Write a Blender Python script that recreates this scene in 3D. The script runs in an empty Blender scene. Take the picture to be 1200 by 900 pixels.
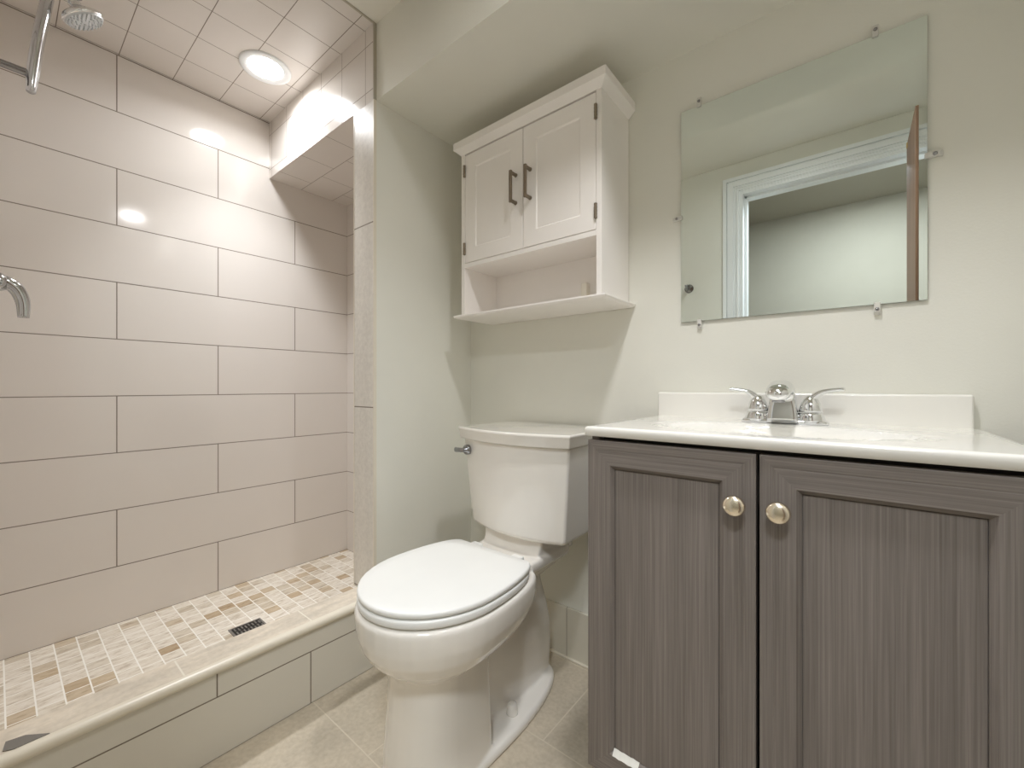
import bpy, bmesh, math, random
from mathutils import Vector, Matrix
PI = math.pi
random.seed(4)
SC = bpy.context.scene
COL = SC.collection
H = 0.897                      # eye height of the camera above the bathroom floor

# ------------------------------------------------------------------ camera
cam_d = bpy.data.cameras.new('camera')
cam = bpy.data.objects.new('camera', cam_d); COL.objects.link(cam)
cam.location = (0, 0, H)
cam.rotation_euler = (PI/2, 0, math.radians(39.1))
cam_d.sensor_width = 36; cam_d.lens = 492/1200*36
cam_d.shift_y = 3/1200
cam_d.clip_start = 0.01
SC.camera = cam

# ------------------------------------------------------------------ world, exposure, lights
w = bpy.data.worlds.new('world'); SC.world = w; w.use_nodes = True
w.node_tree.nodes['Background'].inputs[0].default_value = (0.9, 0.93, 1, 1)
w.node_tree.nodes['Background'].inputs[1].default_value = 0.3
SC.view_settings.view_transform = 'Standard'
SC.view_settings.look = 'None'
SC.view_settings.gamma = 1
SC.view_settings.exposure = 0.15
SC.view_settings.use_curve_mapping = False
SC.cycles.use_denoising = True
SC.cycles.max_bounces = 16; SC.cycles.diffuse_bounces = 10; SC.cycles.glossy_bounces = 6
SC.cycles.sample_clamp_indirect = 6
SC.cycles.caustics_reflective = False
SC.cycles.caustics_refractive = False

def disk_light(name, loc, size, power, color, rot=(0, 0, 0), shape='DISK', sy=None, spread=PI):
    l = bpy.data.lights.new(name, 'AREA'); l.shape = shape; l.size = size
    if sy: l.size_y = sy
    l.energy = power; l.color = color; l.spread = spread
    o = bpy.data.objects.new(name, l); COL.objects.link(o)
    o.location = loc; o.rotation_euler = rot
    return o
CEIL = 2.060
SHOWER_LAMP = (-1.664, 0.622)
BATH_LAMP = (-0.19, 0.585)
HALL_FILL = (0.10, -0.38)
# each recessed lamp has a narrow reflector beam and a wide glow
disk_light('shower_lamp_beam', (*SHOWER_LAMP, CEIL-0.004), 0.11, 3.0, (0.95, 0.97, 1.0), spread=math.radians(85))
disk_light('shower_lamp_glow', (*SHOWER_LAMP, CEIL-0.0045), 0.11, 3.0, (0.95, 0.97, 1.0), spread=math.radians(160))
disk_light('bathroom_lamp_beam', (*BATH_LAMP, CEIL-0.004), 0.11, 2.8, (0.98, 0.98, 1.0), spread=math.radians(110))
disk_light('bathroom_lamp_glow', (*BATH_LAMP, CEIL-0.0045), 0.11, 3.2, (0.98, 0.98, 1.0), spread=math.radians(170))
disk_light('hall_fill_light', (*HALL_FILL, 2.050), 0.34, 20, (0.88, 0.94, 1.0))  # added fill light, unseen behind the camera, to brighten the room from the front

# ------------------------------------------------------------------ materials
MATS = {}
class NT:
    def __init__(s, name):
        s.m = bpy.data.materials.new(name); s.m.use_nodes = True
        s.t = s.m.node_tree; s.n = s.t.nodes; s.l = s.t.links
        s.b = s.n['Principled BSDF']
    def add(s, typ, **kw):
        n = s.n.new(typ)
        for k, v in kw.items(): setattr(n, k, v)
        return n
    def link(s, a, b): s.l.new(a, b)
    def coords(s, sx=1, sy=1, sz=1, off=(0, 0, 0)):
        tc = s.add('ShaderNodeTexCoord'); mp = s.add('ShaderNodeMapping')
        mp.inputs['Scale'].default_value = (sx, sy, sz); mp.inputs['Location'].default_value = off
        s.link(tc.outputs['Object'], mp.inputs['Vector']); return mp.outputs['Vector']
    def noise(s, vec, scale, detail=4, rough=.5):
        n = s.add('ShaderNodeTexNoise'); n.inputs['Scale'].default_value = scale
        n.inputs['Detail'].default_value = detail; n.inputs['Roughness'].default_value = rough
        s.link(vec, n.inputs['Vector']); return n.outputs['Fac']
    def ramp(s, fac, stops):
        r = s.add('ShaderNodeValToRGB'); e = r.color_ramp.elements
        while len(e) < len(stops): e.new(0.5)
        for i, (p, c) in enumerate(stops):
            e[i].position = p; e[i].color = (*c, 1)
        s.link(fac, r.inputs['Fac']); return r.outputs['Color']
    def mix(s, fac, a, b, mode='MIX'):
        m = s.add('ShaderNodeMix', data_type='RGBA', blend_type=mode)
        for i, v in ((0, fac), (6, a), (7, b)):
            if hasattr(v, 'is_linked') or hasattr(v, 'links'): s.link(v, m.inputs[i])
            elif i == 0: m.inputs[0].default_value = v
            else: m.inputs[i].default_value = (*v, 1)
        return m.outputs[2]
    def bump(s, h, strength, dist=.002, invert=False):
        b = s.add('ShaderNodeBump', invert=invert); b.inputs['Strength'].default_value = strength
        b.inputs['Distance'].default_value = dist
        s.link(h, b.inputs['Height']); s.link(b.outputs['Normal'], s.b.inputs['Normal'])

def lin(r, g, b):
    f = lambda c: (c/255/12.92 if c/255 <= .04045 else ((c/255+.055)/1.055)**2.4)
    return (f(r), f(g), f(b))

def plain(name, col, rough=.5, metal=0, spec=.5, coat=0, emit=None, estr=0, bumpy=0, bscale=60, trans=0):
    if name in MATS: return MATS[name]
    t = NT(name); b = t.b
    b.inputs['Roughness'].default_value = rough
    b.inputs['Metallic'].default_value = metal
    b.inputs['Specular IOR Level'].default_value = spec
    b.inputs['Coat Weight'].default_value = coat
    b.inputs['Transmission Weight'].default_value = trans
    v = t.coords(); nz = t.noise(v, 7, 3)
    t.link(t.ramp(nz, [(.3, tuple(c*.975 for c in col)), (.7, col)]), b.inputs['Base Color'])
    if emit:
        b.inputs['Emission Color'].default_value = (*emit, 1); b.inputs['Emission Strength'].default_value = estr
    if bumpy: t.bump(t.noise(v, bscale, 3), bumpy, .002)
    MATS[name] = t.m; return t.m

def tile_mat(name, axes, bw, rh, ox, oy, offset, col, grout, mortar=.0016, rough=.16, stone=0, bias=0.0, marks=None, bump=.5, spec=.5, vein=1.0):
    """grid of tiles: axes = which object coordinate runs along the rows and across them; ox, oy = where joints stand"""
    t = NT(name); b = t.b
    tc = t.add('ShaderNodeTexCoord'); sp = t.add('ShaderNodeSeparateXYZ'); cb = t.add('ShaderNodeCombineXYZ')
    t.link(tc.outputs['Object'], sp.inputs[0])
    for i, (ax, o) in enumerate(((axes[0], ox), (axes[1], oy))):
        m = t.add('ShaderNodeMath', operation='SUBTRACT'); m.inputs[1].default_value = o
        t.link(sp.outputs[ax], m.inputs[0]); t.link(m.outputs[0], cb.inputs[i])
    br = t.add('ShaderNodeTexBrick', offset=offset, offset_frequency=2, squash=1)
    t.link(cb.outputs[0], br.inputs['Vector'])
    br.inputs['Scale'].default_value = 1; br.inputs['Brick Width'].default_value = bw
    br.inputs['Row Height'].default_value = rh; br.inputs['Mortar Size'].default_value = mortar
    br.inputs['Mortar Smooth'].default_value = .15; br.inputs['Bias'].default_value = bias
    br.inputs['Color1'].default_value = (0, 0, 0, 1); br.inputs['Color2'].default_value = (1, 1, 1, 1)
    br.inputs['Mortar'].default_value = (0, 0, 0, 1)
    vec = t.coords()
    if stone == 0:            # glazed wall tile: almost even
        c = t.ramp(t.noise(vec, 3, 3), [(.3, tuple(x*.97 for x in col)), (.7, col)])
    elif stone == 1:          # veined stone-look porcelain
        vs = t.coords(*(marks or (1, 3, 3)))
        nz = t.noise(vs, 3.2, 8, .62)
        c = t.ramp(nz, [(.28, tuple(x*.80 for x in col)), (.5, col), (.62, tuple(min(1, x*1.13) for x in col)), (.75, tuple(x*.93 for x in col))])
        if vein < 1: c = t.mix(vein, col, c)
        n2 = t.noise(vec, 90, 3)
        c = t.mix(.12, c, t.ramp(n2, [(.3, (.2, .18, .15)), (.7, (.9, .87, .8))]))
    else:                     # mosaic: every stone its own tone, with streaks
        tone = t.ramp(br.outputs['Color'], [(0.0, lin(240, 236, 229)), (.42, lin(234, 229, 220)), (.60, lin(216, 208, 194)), (.78, lin(208, 192, 168)), (1.0, lin(170, 146, 112))])
        tc3 = t.add('ShaderNodeMapping'); tc3.inputs['Rotation'].default_value = (0, 0, .45); tc3.inputs['Scale'].default_value = (16, 5, 5)
        off = t.add('ShaderNodeVectorMath', operation='MULTIPLY_ADD'); off.inputs[1].default_value = (.9, .9, .9)
        t.link(br.outputs['Color'], off.inputs[0]); t.link(vec, off.inputs[2]); t.link(off.outputs[0], tc3.inputs['Vector'])
        dist = t.noise(tc3.outputs[0], 5.0, 6, .68)
        c = t.mix(.85, tone, t.ramp(dist, [(.3, lin(170, 152, 126)), (.46, lin(226, 219, 208)), (.62, lin(244, 241, 235)), (.8, lin(214, 204, 190))]), 'MULTIPLY')
    t.link(t.mix(br.outputs['Fac'], c, grout), b.inputs['Base Color'])
    rr = t.add('ShaderNodeMapRange'); rr.inputs[3].default_value = rough; rr.inputs[4].default_value = .8
    t.link(br.outputs['Fac'], rr.inputs[0]); t.link(rr.outputs[0], b.inputs['Roughness'])
    b.inputs['Specular IOR Level'].default_value = spec
    t.bump(br.outputs['Fac'], bump, .0015, invert=True)
    MATS[name] = t.m; return t.m

def wood_mat(name, axis, cols, scale=1.0, rough=.45):
    t = NT(name)
    s = [330, 330, 330]; s[axis] = 3.0
    v = t.coords(*[x*scale for x in s]); n1 = t.noise(v, 1.3, 5, .6)
    s2 = [40, 40, 40]; s2[axis] = .8
    v2 = t.coords(*[x*scale for x in s2], off=(3, 1, 2)); n2 = t.noise(v2, 1.0, 4, .6)
    c1 = t.ramp(n1, [(.3, cols[0]), (.5, cols[1]), (.7, cols[2])])
    c2 = t.ramp(n2, [(.35, (.88, .88, .88)), (.65, (1, 1, 1))])
    t.link(t.mix(1.0, c1, c2, 'MULTIPLY'), t.b.inputs['Base Color'])
    t.b.inputs['Roughness'].default_value = rough
    t.b.inputs['Specular IOR Level'].default_value = .35
    t.bump(n1, .25, .0006)
    MATS[name] = t.m; return t.m

PAINT = plain('painted_drywall', lin(227, 226, 217), .55, spec=.25, bumpy=.12, bscale=220)
CPAINT = plain('painted_ceiling', lin(228, 226, 217), .7, spec=.2, bumpy=.1, bscale=200)
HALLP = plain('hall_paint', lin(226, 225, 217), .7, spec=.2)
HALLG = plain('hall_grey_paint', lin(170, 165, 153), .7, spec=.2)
WTRIM = plain('white_gloss_trim', lin(235, 238, 240), .35)
TCOL = lin(220, 214, 208); GROUT = lin(128, 118, 108)
T_LEFT = tile_mat('wall_tile_left', (1, 2), .604, .199, .268, .068, .5, TCOL, GROUT, .0017, rough=.09)
T_END = tile_mat('wall_tile_end', (0, 2), .604, .199, -1.70, .068, .5, TCOL, GROUT, .0017)
T_CEIL = tile_mat('ceiling_tile', (0, 1), .1505, .1505, -1.241, .273, 0, TCOL, GROUT, .0013, rough=.25)
T_HEAD = tile_mat('header_tile', (0, 2), .1475, .150, -1.2367, .052, 0, TCOL, GROUT, .0012)
T_SOFF = tile_mat('soffit_tile', (0, 1), .2, .15, -1.30, .900, .5, TCOL, GROUT, .0012, rough=.25)
T_CURB = tile_mat('curb_face_tile', (1, 2), .604, .147, .3375, 0, .627, lin(212, 208, 197), lin(120, 110, 96), .0016)
T_BASE = tile_mat('base_tile', (0, 2), .305, .5, -.735, -.1, 0, lin(214, 209, 195), lin(160, 152, 138), .0015)
T_BASEY = tile_mat('base_tile_side', (1, 2), .305, .5, .9, -.1, 0, lin(214, 209, 195), lin(160, 152, 138), .0015)
T_JAMB = tile_mat('jamb_stone', (0, 2), .9, .595, -2, .235, 0, lin(214, 209, 201), lin(128, 118, 106), .002, rough=.3, stone=1, marks=(9, 3, .8), vein=.22)
T_CTOP = tile_mat('curb_top_stone', (1, 0), .294, .5, .276, -1.5, 0, lin(212, 201, 184), lin(228, 222, 208), .002, rough=.35, stone=1, marks=(9, 2.2, 3))
T_FLOOR = tile_mat('floor_stone', (0, 1), .61, .305, -.61, -.04, .5, lin(190, 178, 158), lin(206, 196, 178), .0018, rough=.38, stone=1, marks=(2, 1.3, 1), bump=.3)
T_MOS = tile_mat('mosaic_stone', (0, 1), .0508, .0508, 0, .0157, .5, TCOL, lin(242, 239, 231), .0018, rough=.3, stone=2, bias=-.12, bump=.4)
PENCIL = plain('bullnose_glaze', lin(224, 217, 201), .34)
GREYTR = plain('grey_edge_strip', lin(172, 166, 150), .4)
PORC = plain('porcelain', lin(236, 232, 225), .09, coat=.5)
SEATM = plain('seat_plastic', lin(232, 232, 229), .3)
LACQ = plain('white_lacquer', lin(243, 239, 235), .4)
LACQ2 = plain('white_lacquer_panel', lin(241, 237, 233), .45)
CHROME = plain('chrome', (.82, .83, .84), .06, metal=1)
DCHROME = plain('dark_chrome', (.35, .35, .36), .2, metal=1)
NICKEL = plain('brushed_nickel', lin(150, 138, 122), .3, metal=1)
BRASSK = plain('satin_champagne_metal', lin(245, 234, 214), .22, metal=1)
MARBLE = plain('cultured_marble', lin(238, 236, 230), .12, coat=.4)
BLACK = plain('black_plastic', (.012, .012, .012), .4)
DARK = plain('unlit_carcass_board', lin(58, 52, 46), .7)  # cabinet interior coloured dark, standing in for shade behind the door gaps
GREYM = plain('grey_satin', lin(128, 124, 118), .45, metal=.3)
NOZ = plain('grey_silicone', lin(205, 208, 210), .35, metal=.5)
LENS = plain('lamp_lens', (1, 1, 1), .4, emit=(1, .96, .9), estr=14)
CLEAR = plain('clear_clip_plastic', lin(214, 212, 206), .12, spec=.6)
wc = [lin(113, 105, 99), lin(127, 119, 113), lin(141, 133, 127)]
WOODV = wood_mat('grey_wood_upright_grain', 2, wc)
WOODH = wood_mat('grey_wood_level_grain', 0, wc)
WOODY = wood_mat('grey_wood_side_grain', 2, wc, .9)
DOORW = wood_mat('brown_door_wood', 2, [lin(112, 86, 68), lin(132, 102, 82), lin(146, 116, 94)], .4)
def mirror_mat():
    t = NT('mirror_glass'); b = t.b
    b.inputs['Metallic'].default_value = 1; b.inputs['Roughness'].default_value = .004
    v = t.coords(); t.link(t.ramp(t.noise(v, 2, 1), [(0, (.80, .86, .83)), (1, (.81, .865, .84))]), b.inputs['Base Color'])
    return t.m
MIRR = mirror_mat()

# ------------------------------------------------------------------ mesh helpers
def obj(name, bm, mats, parent=None, smooth=False, bevel=0, seg=2, ang=40):
    bmesh.ops.recalc_face_normals(bm, faces=bm.faces)
    me = bpy.data.meshes.new(name); bm.to_mesh(me); bm.free()
    for m in (mats if isinstance(mats, (list, tuple)) else [mats]): me.materials.append(m)
    o = bpy.data.objects.new(name, me); COL.objects.link(o)
    if parent: o.parent = parent
    if smooth: me.polygons.foreach_set('use_smooth', [True]*len(me.polygons))
    if bevel:
        md = o.modifiers.new('bevel', 'BEVEL'); md.width = bevel; md.segments = seg
        md.limit_method = 'ANGLE'; md.angle_limit = math.radians(ang)
        me.polygons.foreach_set('use_smooth', [True]*len(me.polygons))
        md.harden_normals = True
    return o
def box(bm, x0, x1, y0, y1, z0, z1, mi=0):
    vs = [bm.verts.new(p) for p in ((x0,y0,z0),(x1,y0,z0),(x1,y1,z0),(x0,y1,z0),(x0,y0,z1),(x1,y0,z1),(x1,y1,z1),(x0,y1,z1))]
    for f in ((0,3,2,1),(4,5,6,7),(0,1,5,4),(1,2,6,5),(2,3,7,6),(3,0,4,7)):
        bm.faces.new([vs[i] for i in f]).material_index = mi
    return vs
def bx(*a):
    bm = bmesh.new(); box(bm, *a); return bm
def loft(bm, rings, cap0=True, cap1=True, closed=True, mi=0):
    R = [[bm.verts.new(p) for p in r] for r in rings]
    n = len(R[0])
    for a, b in zip(R, R[1:]):
        for i in range(n if closed else n-1):
            bm.faces.new((a[i], a[(i+1) % n], b[(i+1) % n], b[i])).material_index = mi
    if cap0: bm.faces.new(R[0][::-1]).material_index = mi
    if cap1: bm.faces.new(R[-1]).material_index = mi
def circle(c, r, ax='z', n=32, ry=None):
    ry = ry or r; out = []
    for i in range(n):
        a = 2*PI*i/n; u, v = r*math.cos(a), ry*math.sin(a)
        out.append({'z': (c[0]+u, c[1]+v, c[2]), 'y': (c[0]+u, c[1], c[2]+v), 'x': (c[0], c[1]+u, c[2]+v)}[ax])
    return out
def lathe(bm, c, prof, ax='z', n=32, cap0=True, cap1=True):
    """prof: (radius, distance along the axis)"""
    i = 'xyz'.index(ax); rings = []
    for r, h in prof:
        p = list(c); p[i] += h; rings.append(circle(p, max(r, .0002), ax, n))
    loft(bm, rings, cap0, cap1)
def sweep(bm, pts, radii, n=16, flat=1.0, up=None, samples=6):
    """smooth tube; radii = one per point or (r_side, r_up) pairs"""
    P = [Vector(p) for p in pts]; RR = [(r if isinstance(r, tuple) else (r, r)) for r in radii]
    Q, S = [], []
    for i in range(len(P)-1):
        p0, p1, p2, p3 = P[max(i-1, 0)], P[i], P[i+1], P[min(i+2, len(P)-1)]
        for k in range(samples):
            t = k/samples
            Q.append(.5*((2*p1)+(p2-p0)*t+(2*p0-5*p1+4*p2-p3)*t*t+(3*p1-p0-3*p2+p3)*t**3))
            S.append(tuple(RR[i][j]*(1-t)+RR[i+1][j]*t for j in (0, 1)))
    Q.append(P[-1]); S.append(RR[-1])
    U = Vector(up or (0, 0, 1)); rings = []; side0 = None
    for i, q in enumerate(Q):
        tan = (Q[min(i+1, len(Q)-1)]-Q[max(i-1, 0)]).normalized()
        side = tan.cross(U)
        if side.length < .15 and side0: side = side0 - tan*side0.dot(tan)
        side.normalize()
        if side0 and side.dot(side0) < 0: side = -side
        side0 = side; u2 = side.cross(tan).normalized()
        rings.append([tuple(q+side*math.cos(2*PI*k/n)*S[i][0]+u2*math.sin(2*PI*k/n)*S[i][1]) for k in range(n)])
    loft(bm, rings)
def tag(o, label=None, cat=None, group=None, kind=None):
    if label: o['label'] = label
    if cat: o['category'] = cat
    if group: o['group'] = group
    if kind: o['kind'] = kind
    return o
def thing(name, label, cat, loc=(0, 0, 0), group=None):
    o = bpy.data.objects.new(name, None); COL.objects.link(o); o.empty_display_size = .05
    o.location = loc; tag(o, label, cat, group); return o
def adopt(root):
    """children are modelled in room coordinates; hang them on the thing without moving them"""
    for c in root.children: c.matrix_parent_inverse = Matrix.Translation(-Vector(root.location))
def struct(name, bm, m, bevel=0, parent=None):
    o = obj(name, bm, m, parent, bevel=bevel)
    o['kind'] = 'structure'; return o

# ------------------------------------------------------------------ room shell
XL, YB, YE, YF, XR = -2.0, 1.201, 1.129, -0.05, 0.37      # left wall, back wall, shower end wall, door wall, right wall
XW0, XW1, YS, ZS = -1.304, -1.188, 0.771, 1.815           # partition faces, soffit face, soffit underside
SF = 0.068                                                # shower floor level
struct('floor', bx(-2.1, XR+.1, -1.14, YB+.1, -.08, 0), T_FLOOR)
struct('wall_left', bx(XL-.1, XL, YF-.1, YB+.1, 0, CEIL+.1), T_LEFT)
struct('wall_back', bx(XW1-.05, XR+.1, YB, YB+.1, 0, CEIL+.1), PAINT)
struct('wall_back_shower', bx(XL, XW0+.01, YE, YB+.1, 0, CEIL+.1), T_END)
struct('wall_right', bx(XR, XR+.1, YF-.13, YB, 0, CEIL+.1), PAINT)
struct('ceiling', bx(XW1, XR+.1, YF-.12, YS, CEIL, CEIL+.1), CPAINT)
struct('ceiling_shower', bx(XL, XW1, YF-.12, YS, CEIL, CEIL+.1), T_CEIL)
# dropped soffit: painted over the room, tiled over the shower
struct('ceiling_soffit', bx(XW1, XR, YS, YB, ZS, CEIL+.1), PAINT)
bm = bmesh.new(); box(bm, XL, XW1, YS-.0085, YB, ZS, CEIL+.1, 0)
bm.normal_update()
for f in bm.faces:
    if f.normal.z < -.5: f.material_index = 1
struct('ceiling_soffit_shower', bm, [T_HEAD, T_SOFF])
# partition with its stone-look end
bm = bmesh.new(); box(bm, XW0+.008, XW1, YS, YB, 0, ZS)
struct('wall_partition', bm, PAINT)
struct('trim_1', bx(XW0, XW1-.0015, YS-.009, YS, .228, ZS), T_JAMB, .0015)
struct('trim_2', bx(XW0, XW0+.008, YS, YE, SF, ZS), T_END)
bm = bmesh.new(); box(bm, XW1-.0018, XW1+.0025, YS-.011, YS, ZS, CEIL)
struct('trim_3', bm, GREYTR)
struct('trim_9', bx(XW1-.0015, XW1+.0015, YS-.010, YS, .228, ZS), PENCIL)
struct('trim_10', bx(XW0-.0015, XW0+.001, YS-.010, YS, .228, ZS), PENCIL)
struct('trim_4', bx(XW1-.004, XW1+.003, YF, YS-.009, CEIL-.002, CEIL), GREYTR)
# door wall, with the doorway the camera stands in
DX0, DX1, DZ = -.4545, .3150, 1.905
struct('wall_front', bx(-2.1, DX0, YF-.115, YF, 0, CEIL+.1), HALLP)
struct('wall_front_tiled', bx(XL, XW1-.02, YF, YF+.01, SF, CEIL), T_END)
struct('wall_front_header', bx(DX0, XR+.1, YF-.115, YF, DZ, CEIL+.1), HALLP)
struct('wall_front_return', bx(DX1, XR+.1, YF-.115, YF, 0, DZ), HALLP)
# door casing: stepped profile, jamb, stop
bm = bmesh.new()
for a, b, c in ((0, .082, .007), (.006, .016, .016), (.020, .028, .011), (.032, .060, .013), (.062, .080, .019)):
    box(bm, DX0-b, DX0-a, YF, YF+c, 0, DZ+b)
    box(bm, DX0-a, XR-.001, YF, YF+c, DZ+a, DZ+b)
struct('trim_5', bm, WTRIM, .0015)
bm = bmesh.new()
box(bm, DX0, DX0+.012, YF-.12, YF+.004, 0, DZ); box(bm, DX1-.012, DX1, YF-.12, YF+.004, 0, DZ)
box(bm, DX0+.012, DX1-.012, YF-.12, YF+.004, DZ-.012, DZ)
box(bm, DX0+.012, DX0+.024, YF-.08, YF-.04, 0, DZ-.012); box(bm, DX0+.012, DX1-.012, YF-.08, YF-.04, DZ-.024, DZ-.012)
struct('trim_6', bm, WTRIM, .001)
# hallway seen through the doorway in the mirror
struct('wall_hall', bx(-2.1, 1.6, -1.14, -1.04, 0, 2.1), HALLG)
struct('wall_hall_left', bx(-2.1, -2.0, -1.04, YF-.115, 0, 2.1), HALLP)
struct('wall_hall_right', bx(1.5, 1.6, -1.04, YF-.115, 0, 2.1), HALLP)
struct('wall_hall_near', bx(XR+.1, 1.5, YF-.115, YF-.015, 0, 2.1), HALLP)
struct('floor_hall', bx(XR+.1, 1.6, -1.14, YF, -.08, 0), T_FLOOR)
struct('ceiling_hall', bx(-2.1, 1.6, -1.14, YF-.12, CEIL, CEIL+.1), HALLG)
# tile base along the painted walls
struct('baseboard_back', bx(XW1+.01, XR, YB-.010, YB, 0, .166), T_BASE, .0015)
struct('baseboard_left', bx(XW1, XW1+.010, YS, YB, 0, .166), T_BASEY, .0015)
struct('trim_7', bx(XW1+.02, XR, YB-.018, YB-.009, 0, .007), PENCIL, .002)
# shower pan and kerb
XC0 = -1.285
struct('floor_shower', bx(XL, XC0+.01, YF, YE, .002, SF), T_MOS)
bm = bmesh.new(); box(bm, XC0, XW1-.003, YF, YS-.009, .001, .228)
bm.normal_update()
for f in bm.faces:
    if f.normal.z > .5: f.material_index = 1
struct('shower_curb', bm, [T_CURB, T_CTOP])
bm = bmesh.new()
prof = [(-.012, .2288)] + [(-.004+.012*math.sin(a), .2170+.012*math.cos(a)) for a in [PI*k/12 for k in range(13)]] + [(-.012, .205)]
loft(bm, [[(XW1+px, y, pz) for px, pz in prof] for y in (YF, YS-.009)])
struct('trim_8', bm, PENCIL)

# ------------------------------------------------------------------ vanity cabinet
def frame_door(name, x0, x1, z0, z1, yf, th, st, parent):
    bm = bmesh.new(); R = []
    prof = [(0, th), (0, .0015), (.0015, 0), (.017, 0), (.0190, .0004), (.0205, 0), (st-.0085, 0), (st-.0078, .0004), (st-.0012, .0085), (st-.0010, .0110), (st, .0112), (st, th)]
    for ins, d in prof:
        R.append([bm.verts.new((x, yf+d, z)) for x, z in ((x0+ins, z0+ins), (x1-ins, z0+ins), (x1-ins, z1-ins), (x0+ins, z1-ins))])
    for a, b in zip(R, R[1:]):
        for i in range(4):
            bm.faces.new((a[i], a[(i+1) % 4], b[(i+1) % 4], b[i])).material_index = i % 2
    for i in range(4):
        bm.faces.new((R[0][i], R[0][(i+1) % 4], R[-1][(i+1) % 4], R[-1][i]))
    d = obj(name, bm, [WOODH, WOODV], parent)
    obj('panel', bx(x0+st+.0002, x1-st-.0002, yf+.0088, yf+th-.001, z0+st+.0002, z1-st-.0002), WOODV, d)
    return d
VX0, VX1, VYF = -.425, .187, .771
van = thing('vanity_cabinet', 'grey-brown wood-grain vanity cabinet under the white sink top', 'cabinet', (-.12, .98, 0))
bm = bmesh.new()
VY0 = VYF+.0195
bm.free()
for a in (VX0, VX1-.016):
    bm = bmesh.new()
    loft(bm, [[(x, VY0, .115), (x, VYF+.075, .115), (x, VYF+.075, .001), (x, YB-.012, .001), (x, YB-.012, .794), (x, VY0, .794)] for x in (a, a+.016)])
    obj('side_panel', bm, WOODY, van)
bm = bmesh.new()
bm.free()
obj('bottom_panel', bx(VX0+.016, VX1-.016, VY0, YB-.012, .115, .131), DARK, van)
obj('back_panel', bx(VX0+.016, VX1-.016, YB-.02, YB-.012, .131, .794), DARK, van)
obj('rail', bx(VX0+.016, VX1-.016, VY0+.02, VY0+.036, .70, .794), DARK, van)
obj('toe_kick', bx(VX0+.016, VX1-.016, VYF+.075, VYF+.089, .001, .115), WOODH, van)
d1 = frame_door('door', VX0, -.1215, .118, .788, VYF, .018, .057, van)
d2 = frame_door('door', -.1165, VX1, .118, .788, VYF, .018, .057, van)
# pale worn strip on the lower inner edge of the first door
bm = bmesh.new()
xs = VX0+.057; zs = .118+.057
pts = []
for k in range(9):
    x = xs-.002+.052*k/8; j = .0008*math.sin(k*2.3)
    pts.append([(x, VYF-.0016, zs-.0088+j), (x, VYF+.0076, zs+.0014+j), (x, VYF+.0105, zs-.0014), (x, VYF+.0030, zs-.0100)])
loft(bm, pts)
o = obj('worn_edge', bm, plain('bare_white_edge', lin(226, 224, 216), .5), d1); o['label'] = 'white bare strip where the grey foil has worn off'
for d, x in ((d1, -.149), (d2, -.0885)):
    bm = bmesh.new()
    lathe(bm, (x, VYF, .705), [(.0065, 0), (.006, -.010), (.0085, -.014), (.0145, -.017), (.0168, -.021), (.0165, -.0255), (.0140, -.0290), (.008, -.0310), (.0008, -.0315)], 'y', 36)
    k = obj('knob', bm, BRASSK, d, smooth=True); k['label'] = 'round satin champagne knob'
adopt(van)

# ------------------------------------------------------------------ vanity top with integral oval basin
top = thing('sink_countertop', 'white cultured marble sink top with oval basin on the grey vanity', 'sink', (-.12, .98, .796))
CX0, CX1, CY0, CY1, CZ = -.4285, .190, .766, YB-.002, .8155
bm = bmesh.new(); NX, NY = 84, 64; ecx, ecy, ea, eb = -.120, .945, .205, .118
grid = []
def topz(x, y):
    r = math.hypot((x-ecx)/ea, (y-ecy)/eb)
    z = CZ
    if r < 1:
        z -= .115*(1-r*r)**.55*min(1, (1-r)*6+.10) if r < .985 else .001
    if 1 <= r < 1.16: z -= .0022*(.5+.5*math.cos((r-1)/.16*PI))*(1 if r > 1 else 1)
    e = min(x-CX0, CX1-x, y-CY0)
    if e < .005: z -= .005-math.sqrt(max(0, .005**2-(.005-e)**2))
    return z
def spaced(a, b, n):
    e = [0, .0008, .0022, .005, .014]
    return [a+v for v in e]+[a+.014+(b-a-.028)*k/n for k in range(1, n)]+[b-v for v in e[::-1]]
gx = spaced(CX0, CX1, NX); gy = spaced(CY0, CY1, NY)
grid = [[bm.verts.new((x, y, topz(x, y))) for x in gx] for y in gy]
for j in range(len(gy)-1):
    for i in range(len(gx)-1):
        bm.faces.new((grid[j][i], grid[j][i+1], grid[j+1][i+1], grid[j+1][i]))
# underside follows the basin, so the slab is closed
def perim(g): return [g[0][i] for i in range(len(gx))]+[g[j][-1] for j in range(1, len(gy))]+[g[-1][i] for i in range(len(gx)-2, -1, -1)]+[g[j][0] for j in range(len(gy)-2, 0, -1)]
g2 = [[bm.verts.new((x, y, min(.7965, topz(x, y)-.010))) for x in gx] for y in gy]
for j in range(len(gy)-1):
    for i in range(len(gx)-1):
        bm.faces.new((g2[j][i], g2[j+1][i], g2[j+1][i+1], g2[j][i+1]))
pa, pb = perim(grid), perim(g2)
for i in range(len(pa)):
    k = (i+1) % len(pa); bm.faces.new((pa[i], pb[i], pb[k], pa[k]))
obj('basin_slab', bm, MARBLE, top, smooth=True)
obj('backsplash', bx(CX0, .180, YB-.022, YB-.002, CZ-.004, .8815), MARBLE, top, bevel=.005, seg=3)
bm = bmesh.new(); lathe(bm, (ecx, ecy, CZ-.1145), [(.023, 0), (.023, .003), (.018, .0045), (.017, .002), (.001, .002)], 'z', 28)
obj('drain', bm, CHROME, top, smooth=True)
adopt(top)

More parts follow.
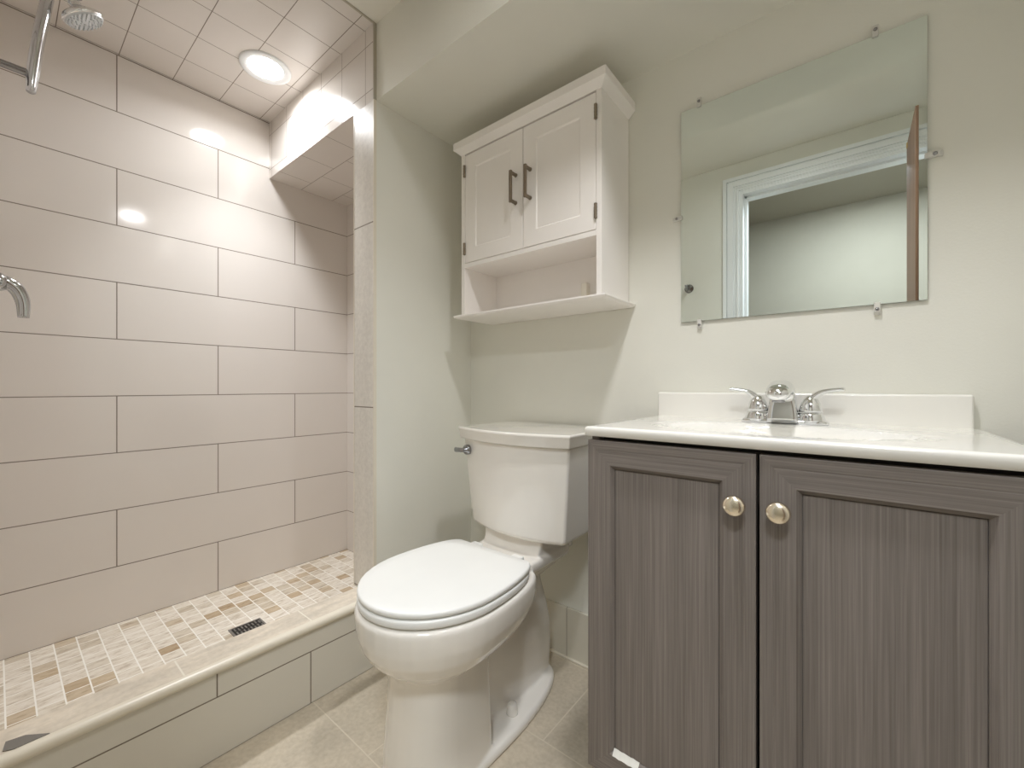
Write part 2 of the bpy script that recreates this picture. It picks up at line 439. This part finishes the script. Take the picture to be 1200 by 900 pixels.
# ------------------------------------------------------------------ faucet
FX, FY = -.122, 1.120
fau = thing('faucet', 'chrome two-handle centerset faucet standing on the white sink top', 'faucet', (FX, FY, CZ))
def rrect(c, hw, hd, p=4, n=28, tilt=0):
    out = []
    for i in range(n):
        a = 2*PI*i/n; ca, sa = math.cos(a), math.sin(a)
        x = hw*math.copysign(abs(ca)**(2/p), ca); y = hd*math.copysign(abs(sa)**(2/p), sa)
        out.append((c[0]+x, c[1]+y*math.cos(tilt), c[2]+y*math.sin(tilt)))
    return out
bm = bmesh.new()
loft(bm, [rrect((FX, FY, CZ+.0003), .082, .027, 5, 40), rrect((FX, FY, CZ+.006), .081, .026, 5, 40), rrect((FX, FY, CZ+.009), .077, .022, 5, 40)])
obj('deck_plate', bm, CHROME, fau, smooth=True)
bm = bmesh.new()
sp = [((FX, FY-.006, CZ+.0015), .0310, .026, 0), ((FX, FY-.006, CZ+.012), .0297, .0254, 0), ((FX, FY-.006, CZ+.023), .0284, .0247, 0), ((FX, FY-.006, CZ+.034), .0270, .0238, 0), ((FX, FY-.008, CZ+.052), .0245, .021, .15),
      ((FX, FY-.014, CZ+.068), .0235, .019, .5), ((FX, FY-.030, CZ+.078), .0230, .0175, .95), ((FX, FY-.052, CZ+.079), .0230, .0165, 1.35),
      ((FX, FY-.074, CZ+.073), .0235, .0165, 1.7), ((FX, FY-.090, CZ+.067), .0220, .0155, 1.9), ((FX, FY-.100, CZ+.062), .0170, .012, 2.1), ((FX, FY-.1045, CZ+.059), .009, .006, 2.2)]
loft(bm, [rrect(c, a, b, (7, 7, 7, 7, 6, 4)[i] if i < 6 else 2.3, 40, t) for i, (c, a, b, t) in enumerate(sp)])
spout = obj('spout', bm, CHROME, fau, smooth=True)
bm = bmesh.new(); lathe(bm, (FX, FY-.084, CZ+.049), [(.0115, .008), (.0115, 0), (.0085, -.001), (.008, .003), (.001, .003)], 'z', 24)
obj('aerator', bm, DCHROME, spout, smooth=True)
for s in (-1, 1):
    hx = FX+s*.050
    bm = bmesh.new()
    lathe(bm, (hx, FY, CZ+.004), [(.0275, 0), (.0270, .006), (.0240, .016), (.0225, .020)], 'z', 32)
    obj('handle_base', bm, CHROME, fau, smooth=True)
    bm = bmesh.new()
    lathe(bm, (hx, FY, CZ+.0255), [(.0222, 0), (.0215, .006), (.0185, .018), (.0140, .028), (.010, .034), (.004, .037), (.0005, .0375)], 'z', 32)
    sweep(bm, [(hx-s*.004, FY, CZ+.040), (hx+s*.004, FY-.001, CZ+.056), (hx+s*.018, FY-.003, CZ+.068), (hx+s*.036, FY-.006, CZ+.0735), (hx+s*.058, FY-.010, CZ+.0755)],
          [(.011, .010), (.0105, .008), (.0095, .0062), (.0085, .0048), (.0080, .0044)], 18, up=(0, 0, 1))
    obj('handle', bm, CHROME, fau, smooth=True)
adopt(fau)

# ------------------------------------------------------------------ mirror
MX0, MX1, MZ0, MZ1 = -.369, .117, 1.074, 1.653
mir = thing('mirror', 'frameless wall mirror held by small clips above the sink', 'mirror', ((MX0+MX1)/2, YB-.004, MZ0))
bm = bmesh.new(); box(bm, MX0, MX1, YB-.006, YB-.001, MZ0, MZ1)
bm.normal_update()
for f in bm.faces:
    if f.normal.y > -.5: f.material_index = 1
obj('glass', bm, [MIRR, plain('mirror_edge', lin(96, 110, 102), .25)], mir)
def clip(x, z, dx, dz):
    bm = bmesh.new()
    hw, hh = (.0055, .011) if dz else (.011, .0055)
    box(bm, x-hw, x+hw, YB-.0065, YB-.0002, z-hh+dz*.012, z+hh+dz*.012) if dz else box(bm, x-hw+dx*.012, x+hw+dx*.012, YB-.0065, YB-.0002, z-hh, z+hh)
    box(bm, x-hw, x+hw, YB-.0095, YB-.0062, z-hh+dz*.007, z+hh+dz*.007) if dz else box(bm, x-hw+dx*.007, x+hw+dx*.007, YB-.0095, YB-.0062, z-hh, z+hh)
    c = obj('clip', bm, CLEAR, mir, bevel=.0012)
    bm = bmesh.new(); lathe(bm, (x+dx*.011, YB-.0095, z+dz*.011), [(.0038, 0), (.0036, -.0012), (.002, -.002), (.0003, -.002)], 'y', 14)
    s = obj('screw', bm, DCHROME, c, smooth=True); return c
for x, z, dx, dz in ((-.321, MZ0, 0, -1), (.040, MZ0, 0, -1), (-.322, MZ1, 0, 1), (.037, MZ1, 0, 1), (MX0, 1.362, -1, 0), (MX1, 1.366, 1, 0)):
    clip(x, z, dx, dz)
adopt(mir)

# ------------------------------------------------------------------ wall cabinet over the toilet
KX0, KX1, KY = -1.059, -.523, 1.024
cab = thing('wall_cabinet', 'white two-door wall cabinet with open shelf hung above the toilet', 'cabinet', ((KX0+KX1)/2, YB, 1.131))
T = .016; YK = YB-.002
obj('side_panel', bx(KX0, KX0+T, KY, YK, 1.143, 1.704), LACQ, cab, bevel=.001)
obj('side_panel', bx(KX1-T, KX1, KY, YK, 1.143, 1.704), LACQ, cab, bevel=.001)
obj('back_panel', bx(KX0+T, KX1-T, YK-.008, YK, 1.143, 1.704), LACQ2, cab)
obj('shelf', bx(KX0+T, KX1-T, KY+.0005, YK-.008, 1.3065, 1.3215), LACQ2, cab, bevel=.001)
bm = bmesh.new()
loft(bm, [[(KX0-o, KY-o*.85, z), (KX1+o, KY-o*.85, z), (KX1+o, YK, z), (KX0-o, YK, z)] for o, z in ((.010, 1.132), (.019, 1.1355), (.021, 1.139), (.0205, 1.1425), (.018, 1.1435))])
obj('ledge', bm, LACQ, cab)
bm = bmesh.new()
loft(bm, [[(KX0-o, KY-o*.9, z), (KX1+o, KY-o*.9, z), (KX1+o, YK, z), (KX0-o, YK, z)] for o, z in ((.001, 1.6985), (.003, 1.701), (.019, 1.7155), (.021, 1.7165), (.021, 1.7395), (.020, 1.7405))])
obj('crown', bm, LACQ, cab)
def cab_door(x0, x1, hs):
    z0, z1, yf = 1.3235, 1.6945, KY+.001
    bm = bmesh.new(); R = []
    for ins, d in ((0, .015), (0, .001), (.001, 0), (.048, 0), (.0515, .0038), (.0515, .015)):
        R.append([bm.verts.new((x, yf+d, z)) for x, z in ((x0+ins, z0+ins), (x1-ins, z0+ins), (x1-ins, z1-ins), (x0+ins, z1-ins))])
    for a, b in zip(R, R[1:]):
        for i in range(4): bm.faces.new((a[i], a[(i+1) % 4], b[(i+1) % 4], b[i]))
    for i in range(4): bm.faces.new((R[0][i], R[0][(i+1) % 4], R[-1][(i+1) % 4], R[-1][i]))
    d = obj('door', bm, LACQ, cab)
    obj('panel', bx(x0+.048, x1-.048, yf+.0038, yf+.011, z0+.048, z1-.048), LACQ2, d)
    hx = (x1-.0265) if hs > 0 else (x0+.0275)
    bm = bmesh.new(); za, zb = 1.4635, 1.562
    box(bm, hx-.0045, hx+.0045, yf-.030, yf-.023, za, zb)
    for z in (za+.006, zb-.006):
        box(bm, hx-.0035, hx+.0035, yf-.024, yf-.0005, z-.0045, z+.0045)
        lathe(bm, (hx, yf-.0002, z), [(.0065, 0), (.0060, -.004)], 'y', 14)
    h = obj('handle', bm, NICKEL, d, bevel=.001); h['label'] = 'brushed nickel bar handle'
    ex = x0 if hs > 0 else x1
    for z in (1.372, 1.640):
        bm = bmesh.new()
        xx = ex+(-.0008 if hs > 0 else .0008)
        lathe(bm, (xx, yf-.0035, z-.021), [(.0022, 0), (.0042, .001), (.0042, .041), (.0022, .042)], 'z', 14)
        for q in range(5): lathe(bm, (xx, yf-.0035, z-.019+q*.009), [(.0047, 0), (.0047, .0015)], 'z', 14)
        h = obj('hinge', bm, NICKEL, d)
cab_door(KX0+T+.0015, -.7910, 1)
cab_door(-.7885, KX1-T-.0015, -1)
obj('mounting_block', bx(-.6680, -.6480, YK-.032, YK-.008, 1.1445, 1.224), plain('clear_white_plastic', lin(240, 236, 224), .2), cab, bevel=.002)
adopt(cab)

# ------------------------------------------------------------------ toilet
def egg(cx, yf, ym, yr, hw, hwr, z, pf=2.0, n=20, m=10, k=6):
    pts = []
    for i in range(n+1):                                  # front arc, from -x to +x
        a = PI*i/n; c, s = -math.cos(a), math.sin(a)
        pts.append((cx+hw*math.copysign(abs(c)**(2/pf), c), ym-(ym-yf)*abs(s)**(2/pf), z))
    for i in range(1, m+1):
        a = PI/2*i/m; pts.append((cx+hwr+(hw-hwr)*math.cos(a), ym+(yr-ym)*math.sin(a), z))
    for i in range(1, k): pts.append((cx+hwr-2*hwr*i/k, yr, z))
    for i in range(m, 0, -1):
        a = PI/2*i/m; pts.append((cx-hwr-(hw-hwr)*math.cos(a), ym+(yr-ym)*math.sin(a), z))
    return pts
BXC, TXC = -.776, -.764
wcl = thing('toilet', 'white two-piece toilet with closed lid standing beside the vanity', 'toilet', (BXC, .85, 0))
bm = bmesh.new()
loft(bm, [egg(BXC, .560, .65, .80, .096, .085, .262), egg(BXC, .535, .65, .84, .122, .09, .275), egg(BXC, .508, .665, .87, .150, .10, .300), egg(BXC, .490, .675, .885, .168, .105, .328),
          egg(BXC, .482, .68, .90, .176, .11, .355), egg(BXC, .4795, .68, .90, .1785, .115, .378), egg(BXC, .4790, .68, .90, .179, .115, .402), egg(BXC, .483, .68, .90, .175, .112, .410)])
loft(bm, [egg(BXC, .548, .665, .762, .108, .092, .0, 2.6), egg(BXC, .550, .665, .762, .106, .092, .06, 2.6), egg(BXC, .560, .665, .760, .102, .088, .16, 2.6), egg(BXC, .562, .665, .76, .100, .084, .24, 2.5), egg(BXC, .55, .665, .78, .104, .08, .29, 2.4)])
loft(bm, [egg(BXC, .72, .98, 1.100, .050, .028, .0, 1.7), egg(BXC, .72, .98, 1.104, .048, .030, .05, 1.7), egg(BXC, .72, .98, 1.104, .050, .034, .11, 1.7), egg(BXC, .71, .98, 1.098, .056, .034, .17, 1.7), egg(BXC, .70, .95, 1.08, .056, .032, .24), egg(BXC, .70, .94, 1.055, .052, .030, .31), egg(BXC, .70, .92, 1.035, .052, .030, .37), egg(BXC, .70, .92, 1.03, .055, .030, .40)])
loft(bm, [egg(BXC, .535, .80, 1.108, .1145, .030, .0, 2.7), egg(BXC, .535, .80, 1.108, .1145, .030, .016, 2.7), egg(BXC, .541, .80, 1.102, .108, .027, .0235, 2.7)])
loft(bm, [[(BXC-a, y0, z), (BXC+a, y0, z), (BXC+a*1.0, y1, z), (BXC-a*1.0, y1, z)] for a, y0, y1, z in ((.070, .87, 1.00, .350), (.105, .85, 1.07, .390), (.1145, .85, 1.09, .400), (.1145, .85, 1.09, .421), (.110, .853, 1.087, .4245))])
loft(bm, [[(BXC-a, y0, z), (BXC+a, y0, z), (BXC+a, 1.12, z), (BXC-a, 1.12, z)] for a, y0, z in ((.108, .935, .41), (.104, .947, .44), (.108, .955, .469))])
bowl = obj('bowl', bm, PORC, wcl, smooth=True)
md = bowl.modifiers.new('remesh', 'REMESH'); md.mode = 'VOXEL'; md.voxel_size = .0038; md.use_smooth_shade = True
md = bowl.modifiers.new('smooth', 'SMOOTH'); md.factor = .6; md.iterations = 9
def slab(bm, args, z0, z1, r, dome=0):
    cx, yf, ym, yr, hw, hwr = args
    R = []
    for ins, z in ((r*.6, z0), (r*.15, z0+r*.4), (0, z0+r), (0, z1-r), (r*.3, z1-r*.35), (r, z1), (.03, z1+dome*.35), (.08, z1+dome*.8), (.13, z1+dome)):
        R.append(egg(cx, yf+ins, ym, yr-ins, hw-ins, max(.01, hwr-ins), z))
    loft(bm, R)
bm = bmesh.new(); slab(bm, (BXC, .4835, .680, .868, .1735, .118), .414, .431, .0045, 0)
obj('seat', bm, SEATM, wcl, smooth=True)
bm = bmesh.new(); slab(bm, (BXC-.002, .4855, .680, .872, .1740, .122), .4335, .4460, .0045, .003)
obj('lid', bm, SEATM, wcl, smooth=True)
for s in (-1, 1):
    bm = bmesh.new(); box(bm, BXC+s*.075-.018, BXC+s*.075+.018, .868, .895, .4235, .442)
    obj('seat_hinge', bm, SEATM, wcl, bevel=.005, seg=3)
def tank_ring(hw, yf, yr, z, bow, n=14):
    """bowed front, flat sides that lean in towards the back"""
    pts = []
    for i in range(n+1):
        u = -1+2*i/n; pts.append((TXC+hw*u, yf+bow*(u*u), z))
    e = hw*.985
    pts += [(TXC+e, yf+bow+(yr-yf-bow)*.5, z), (TXC+e*.985, yr, z), (TXC-e*.985, yr, z), (TXC-e, yf+bow+(yr-yf-bow)*.5, z)]
    return pts
bm = bmesh.new()
loft(bm, [tank_ring(.158, .930, 1.150, .4665, .034), tank_ring(.169, .918, 1.160, .4760, .036), tank_ring(.180, .908, 1.165, .58, .038), tank_ring(.193, .896, 1.170, .736, .042)])
obj('tank', bm, PORC, wcl, bevel=.010, seg=4, ang=35)
bm = bmesh.new()
loft(bm, [tank_ring(.199, .886, 1.176, .736, .042), tank_ring(.201, .883, 1.178, .742, .043), tank_ring(.2035, .880, 1.180, .762, .044), tank_ring(.2055, .878, 1.182, .7665, .044), tank_ring(.2035, .881, 1.181, .7720, .044)])
obj('tank_lid', bm, PORC, wcl, bevel=.004, seg=3, ang=35)
bm = bmesh.new()
lx, lz = TXC-.163, .702; ly = .921
lathe(bm, (lx, ly+.006, lz), [(.0155, 0), (.0155, -.010), (.013, -.013), (.007, -.014), (.007, -.022), (.001, -.023)], 'y', 24)
sweep(bm, [(lx+.004, ly-.016, lz), (lx-.010, ly-.018, lz), (lx-.026, ly-.016, lz-.001), (lx-.040, ly-.012, lz-.002)], [(.0055, .0070), (.005, .0068), (.0045, .0072), (.0045, .0078)], 14)
o = obj('flush_lever', bm, DCHROME, wcl, smooth=True); o['label'] = 'chrome flush lever on the tank'
for s in (-1, 1):
    bm = bmesh.new(); lathe(bm, (BXC+s*.068, .872, .0215), [(.0155, 0), (.0150, .006), (.0135, .018), (.0120, .028), (.008, .0305), (.001, .031)], 'z', 24)
    obj('bolt_cap', bm, PORC, wcl, smooth=True)
adopt(wcl)

# ------------------------------------------------------------------ recessed lamps
def downlight(name, x, y, z, R, label, group=None, tone=WTRIM):
    t = thing(name, label, 'light', (x, y, z), group)
    bm = bmesh.new(); lathe(bm, (x, y, z), [(R, 0), (R, -.003), (R*.94, -.006), (R*.72, -.004), (R*.69, -.0015), (R*.69, 0)], 'z', 48, False, False)
    obj('trim_ring', bm, tone, t, smooth=True)
    bm = bmesh.new(); lathe(bm, (x, y, z-.0008), [(R*.70, 0), (R*.70, -.0010), (R*.5, -.0016), (.001, -.0018)], 'z', 48)
    obj('lens', bm, LENS, t, smooth=True); adopt(t); return t
downlight('recessed_light', *SHOWER_LAMP, CEIL, .083, 'round white recessed light glowing in the tiled shower ceiling')
downlight('recessed_light', *BATH_LAMP, CEIL, .080, 'round recessed light in the painted ceiling in front of the soffit')
t = thing('hall_fill_ring', 'round fill light added on the hallway ceiling, out of view', 'light', (*HALL_FILL, CEIL))  # housing of the added hall fill, not visible
bm = bmesh.new(); lathe(bm, (*HALL_FILL, CEIL), [(.185, 0), (.185, -.012), (.175, -.012), (.172, -.004)], 'z', 40)
obj('base_ring', bm, WTRIM, t); adopt(t)

# ------------------------------------------------------------------ shower fittings
SX = -1.60; YT = YF+.01
sh = thing('shower_fixture', 'chrome shower head on a tall curved arm over the shower', 'shower head', (SX, YT, 1.69))
bm = bmesh.new()
lathe(bm, (SX, YT, 1.680), [(.030, 0), (.028, .006), (.012, .010), (.011, .012)], 'y', 28)
sweep(bm, [(SX, YT+.008, 1.680), (SX, YT+.05, 1.680), (SX, YT+.092, 1.680)], [.009, .009, .009], 16, up=(1, 0, 0))
obj('pipe', bm, DCHROME, sh, smooth=True)
bm = bmesh.new()
sweep(bm, [(SX, .056, 1.638), (SX, .060, 1.69), (SX, .068, 1.77), (SX, .080, 1.86), (SX, .092, 1.935), (SX, .112, 1.975), (SX, .132, 1.965), (SX, .137, 1.93)],
      [(.017, .009), (.021, .012), (.021, .012), (.020, .012), (.018, .012), (.015, .011), (.012, .010), (.011, .010)], 20, up=(0, 1, 0))
obj('arm', bm, plain('shower_chrome', (.60, .61, .63), .1, metal=1), sh, smooth=True)
def tilted(parts, c, ang):
    M = Matrix.Translation(c) @ Matrix.Rotation(ang, 4, 'X')
    for p in parts: bmesh.ops.transform(p, matrix=M, verts=p.verts)
b1, b2 = bmesh.new(), bmesh.new()
lathe(b1, (0, 0, 0), [(.012, .034), (.015, .028), (.013, .022), (.020, .016), (.036, .007), (.045, .001), (.046, -.005), (.043, -.009)], 'z', 40)
lathe(b2, (0, 0, 0), [(.0428, -.0085), (.040, -.0120), (.001, -.0130)], 'z', 40)
for rr_, cnt in ((.010, 6), (.020, 12), (.029, 18), (.037, 24)):
    for k in range(cnt):
        a = 2*PI*k/cnt; lathe(b2, (rr_*math.cos(a), rr_*math.sin(a), -.0125), [(.0022, 0), (.0017, -.003)], 'z', 8)
tilted((b1, b2), (SX, .146, 1.886), math.radians(30))
hd = obj('head', b1, CHROME, sh, smooth=True); obj('spray_face', b2, NOZ, hd)
adopt(sh)

va = thing('shower_valve', 'chrome round shower valve with curved lever handle in shower wall', 'faucet', (SX, YT, 1.15))
bm = bmesh.new(); lathe(bm, (SX, YT, 1.150), [(.088, 0), (.088, .005), (.082, .013), (.045, .024), (.030, .030), (.028, .040)], 'y', 48)
obj('escutcheon', bm, CHROME, va, smooth=True)
bm = bmesh.new()
lathe(bm, (SX, YT+.036, 1.150), [(.022, 0), (.022, .012), (.018, .020), (.006, .024), (.001, .0245)], 'y', 28)
sweep(bm, [(SX, YT+.036, 1.158), (SX, YT+.056, 1.151), (SX, YT+.073, 1.136), (SX, YT+.083, 1.106), (SX, YT+.084, 1.068)], [(.014, .014), (.0155, .014), (.0150, .0125), (.0130, .0105), (.010, .0075)], 18, up=(1, 0, 0))
obj('lever', bm, plain('lever_chrome', (.55, .56, .57), .08, metal=1), va, smooth=True); adopt(va)

dr = thing('floor_drain', 'square black slotted drain set in the mosaic shower floor', 'drain', (-1.596, .546, SF))
x0, x1, y0, y1 = -1.646, -1.546, .498, .596
bm = bmesh.new()
box(bm, x0, x1, y0, y0+.006, SF, SF+.003); box(bm, x0, x1, y1-.006, y1, SF, SF+.003)
box(bm, x0, x0+.006, y0+.006, y1-.006, SF, SF+.003); box(bm, x1-.006, x1, y0+.006, y1-.006, SF, SF+.003)
for k in range(8):
    yy = y0+.012+k*.0105
    for q in range(3):
        xx = x0+.008+q*.029+(.006 if k % 2 else 0); box(bm, xx, xx+.020, yy, yy+.0045, SF, SF+.0028)
obj('grate', bm, GREYM, dr)
obj('well', bx(x0+.003, x1-.003, y0+.003, y1-.003, SF-.002, SF+.0008), BLACK, dr); adopt(dr)

# thin flat grey patch on top of the curb at its near end
bm = bmesh.new(); zc = .2285
loft(bm, [[(-1.236, .012, z), (-1.208, .008, z), (-1.199, .022, z), (-1.2005, .066, z), (-1.230, .036, z)] for z in (zc, zc+.0016)])
tag(obj('grey_patch', bm, GREYM), 'small grey flat patch on the stone top of the shower curb', 'metal strip')

# ------------------------------------------------------------------ ceiling fan grille, robe hook, door leaf
gx0, gx1, gy0, gy1 = -1.057, -.80, .50, .757
fan = thing('exhaust_fan', 'white square exhaust fan grille on ceiling against the soffit', 'exhaust fan', ((gx0+gx1)/2, (gy0+gy1)/2, CEIL))
bm = bmesh.new()
loft(bm, [[(gx0+i, gy0+i, z), (gx1-i, gy0+i, z), (gx1-i, gy1-i, z), (gx0+i, gy1-i, z)] for i, z in ((0, CEIL), (0, CEIL-.008), (.006, CEIL-.014), (.02, CEIL-.016))])
obj('grille', bm, plain('fan_plastic', lin(232, 229, 218), .4), fan)
bm = bmesh.new()
for k in range(14):
    y = gy0+.028+k*.0150
    box(bm, gx0+.026, gx1-.026, y, y+.0065, CEIL-.0168, CEIL-.0155)
obj('slots', bm, BLACK, fan); adopt(fan)

hk = thing('robe_hook', 'small dark chrome robe hook on wall beside the door casing', 'hook', (-.71, YF, 1.442))
bm = bmesh.new(); lathe(bm, (-.71, YF, 1.442), [(.024, 0), (.023, .005), (.010, .008), (.008, .022), (.010, .030)], 'y', 28)
obj('base', bm, DCHROME, hk, smooth=True)
bm = bmesh.new(); sweep(bm, [(-.71, YF+.024, 1.442), (-.71, YF+.036, 1.432), (-.71, YF+.048, 1.438), (-.71, YF+.052, 1.455)], [.007, .0065, .0065, .008], 14, up=(1, 0, 0))
obj('prong', bm, DCHROME, hk, smooth=True); adopt(hk)

dl = struct('door_1', bx(.1700, .1790, .035, .345, .012, 1.887), DOORW, .0015)
struct('hinge_plate', bx(.1668, .1700, .06, .075, 1.862, 1.880), plain('brass', lin(210, 180, 120), .3, metal=1), parent=dl)
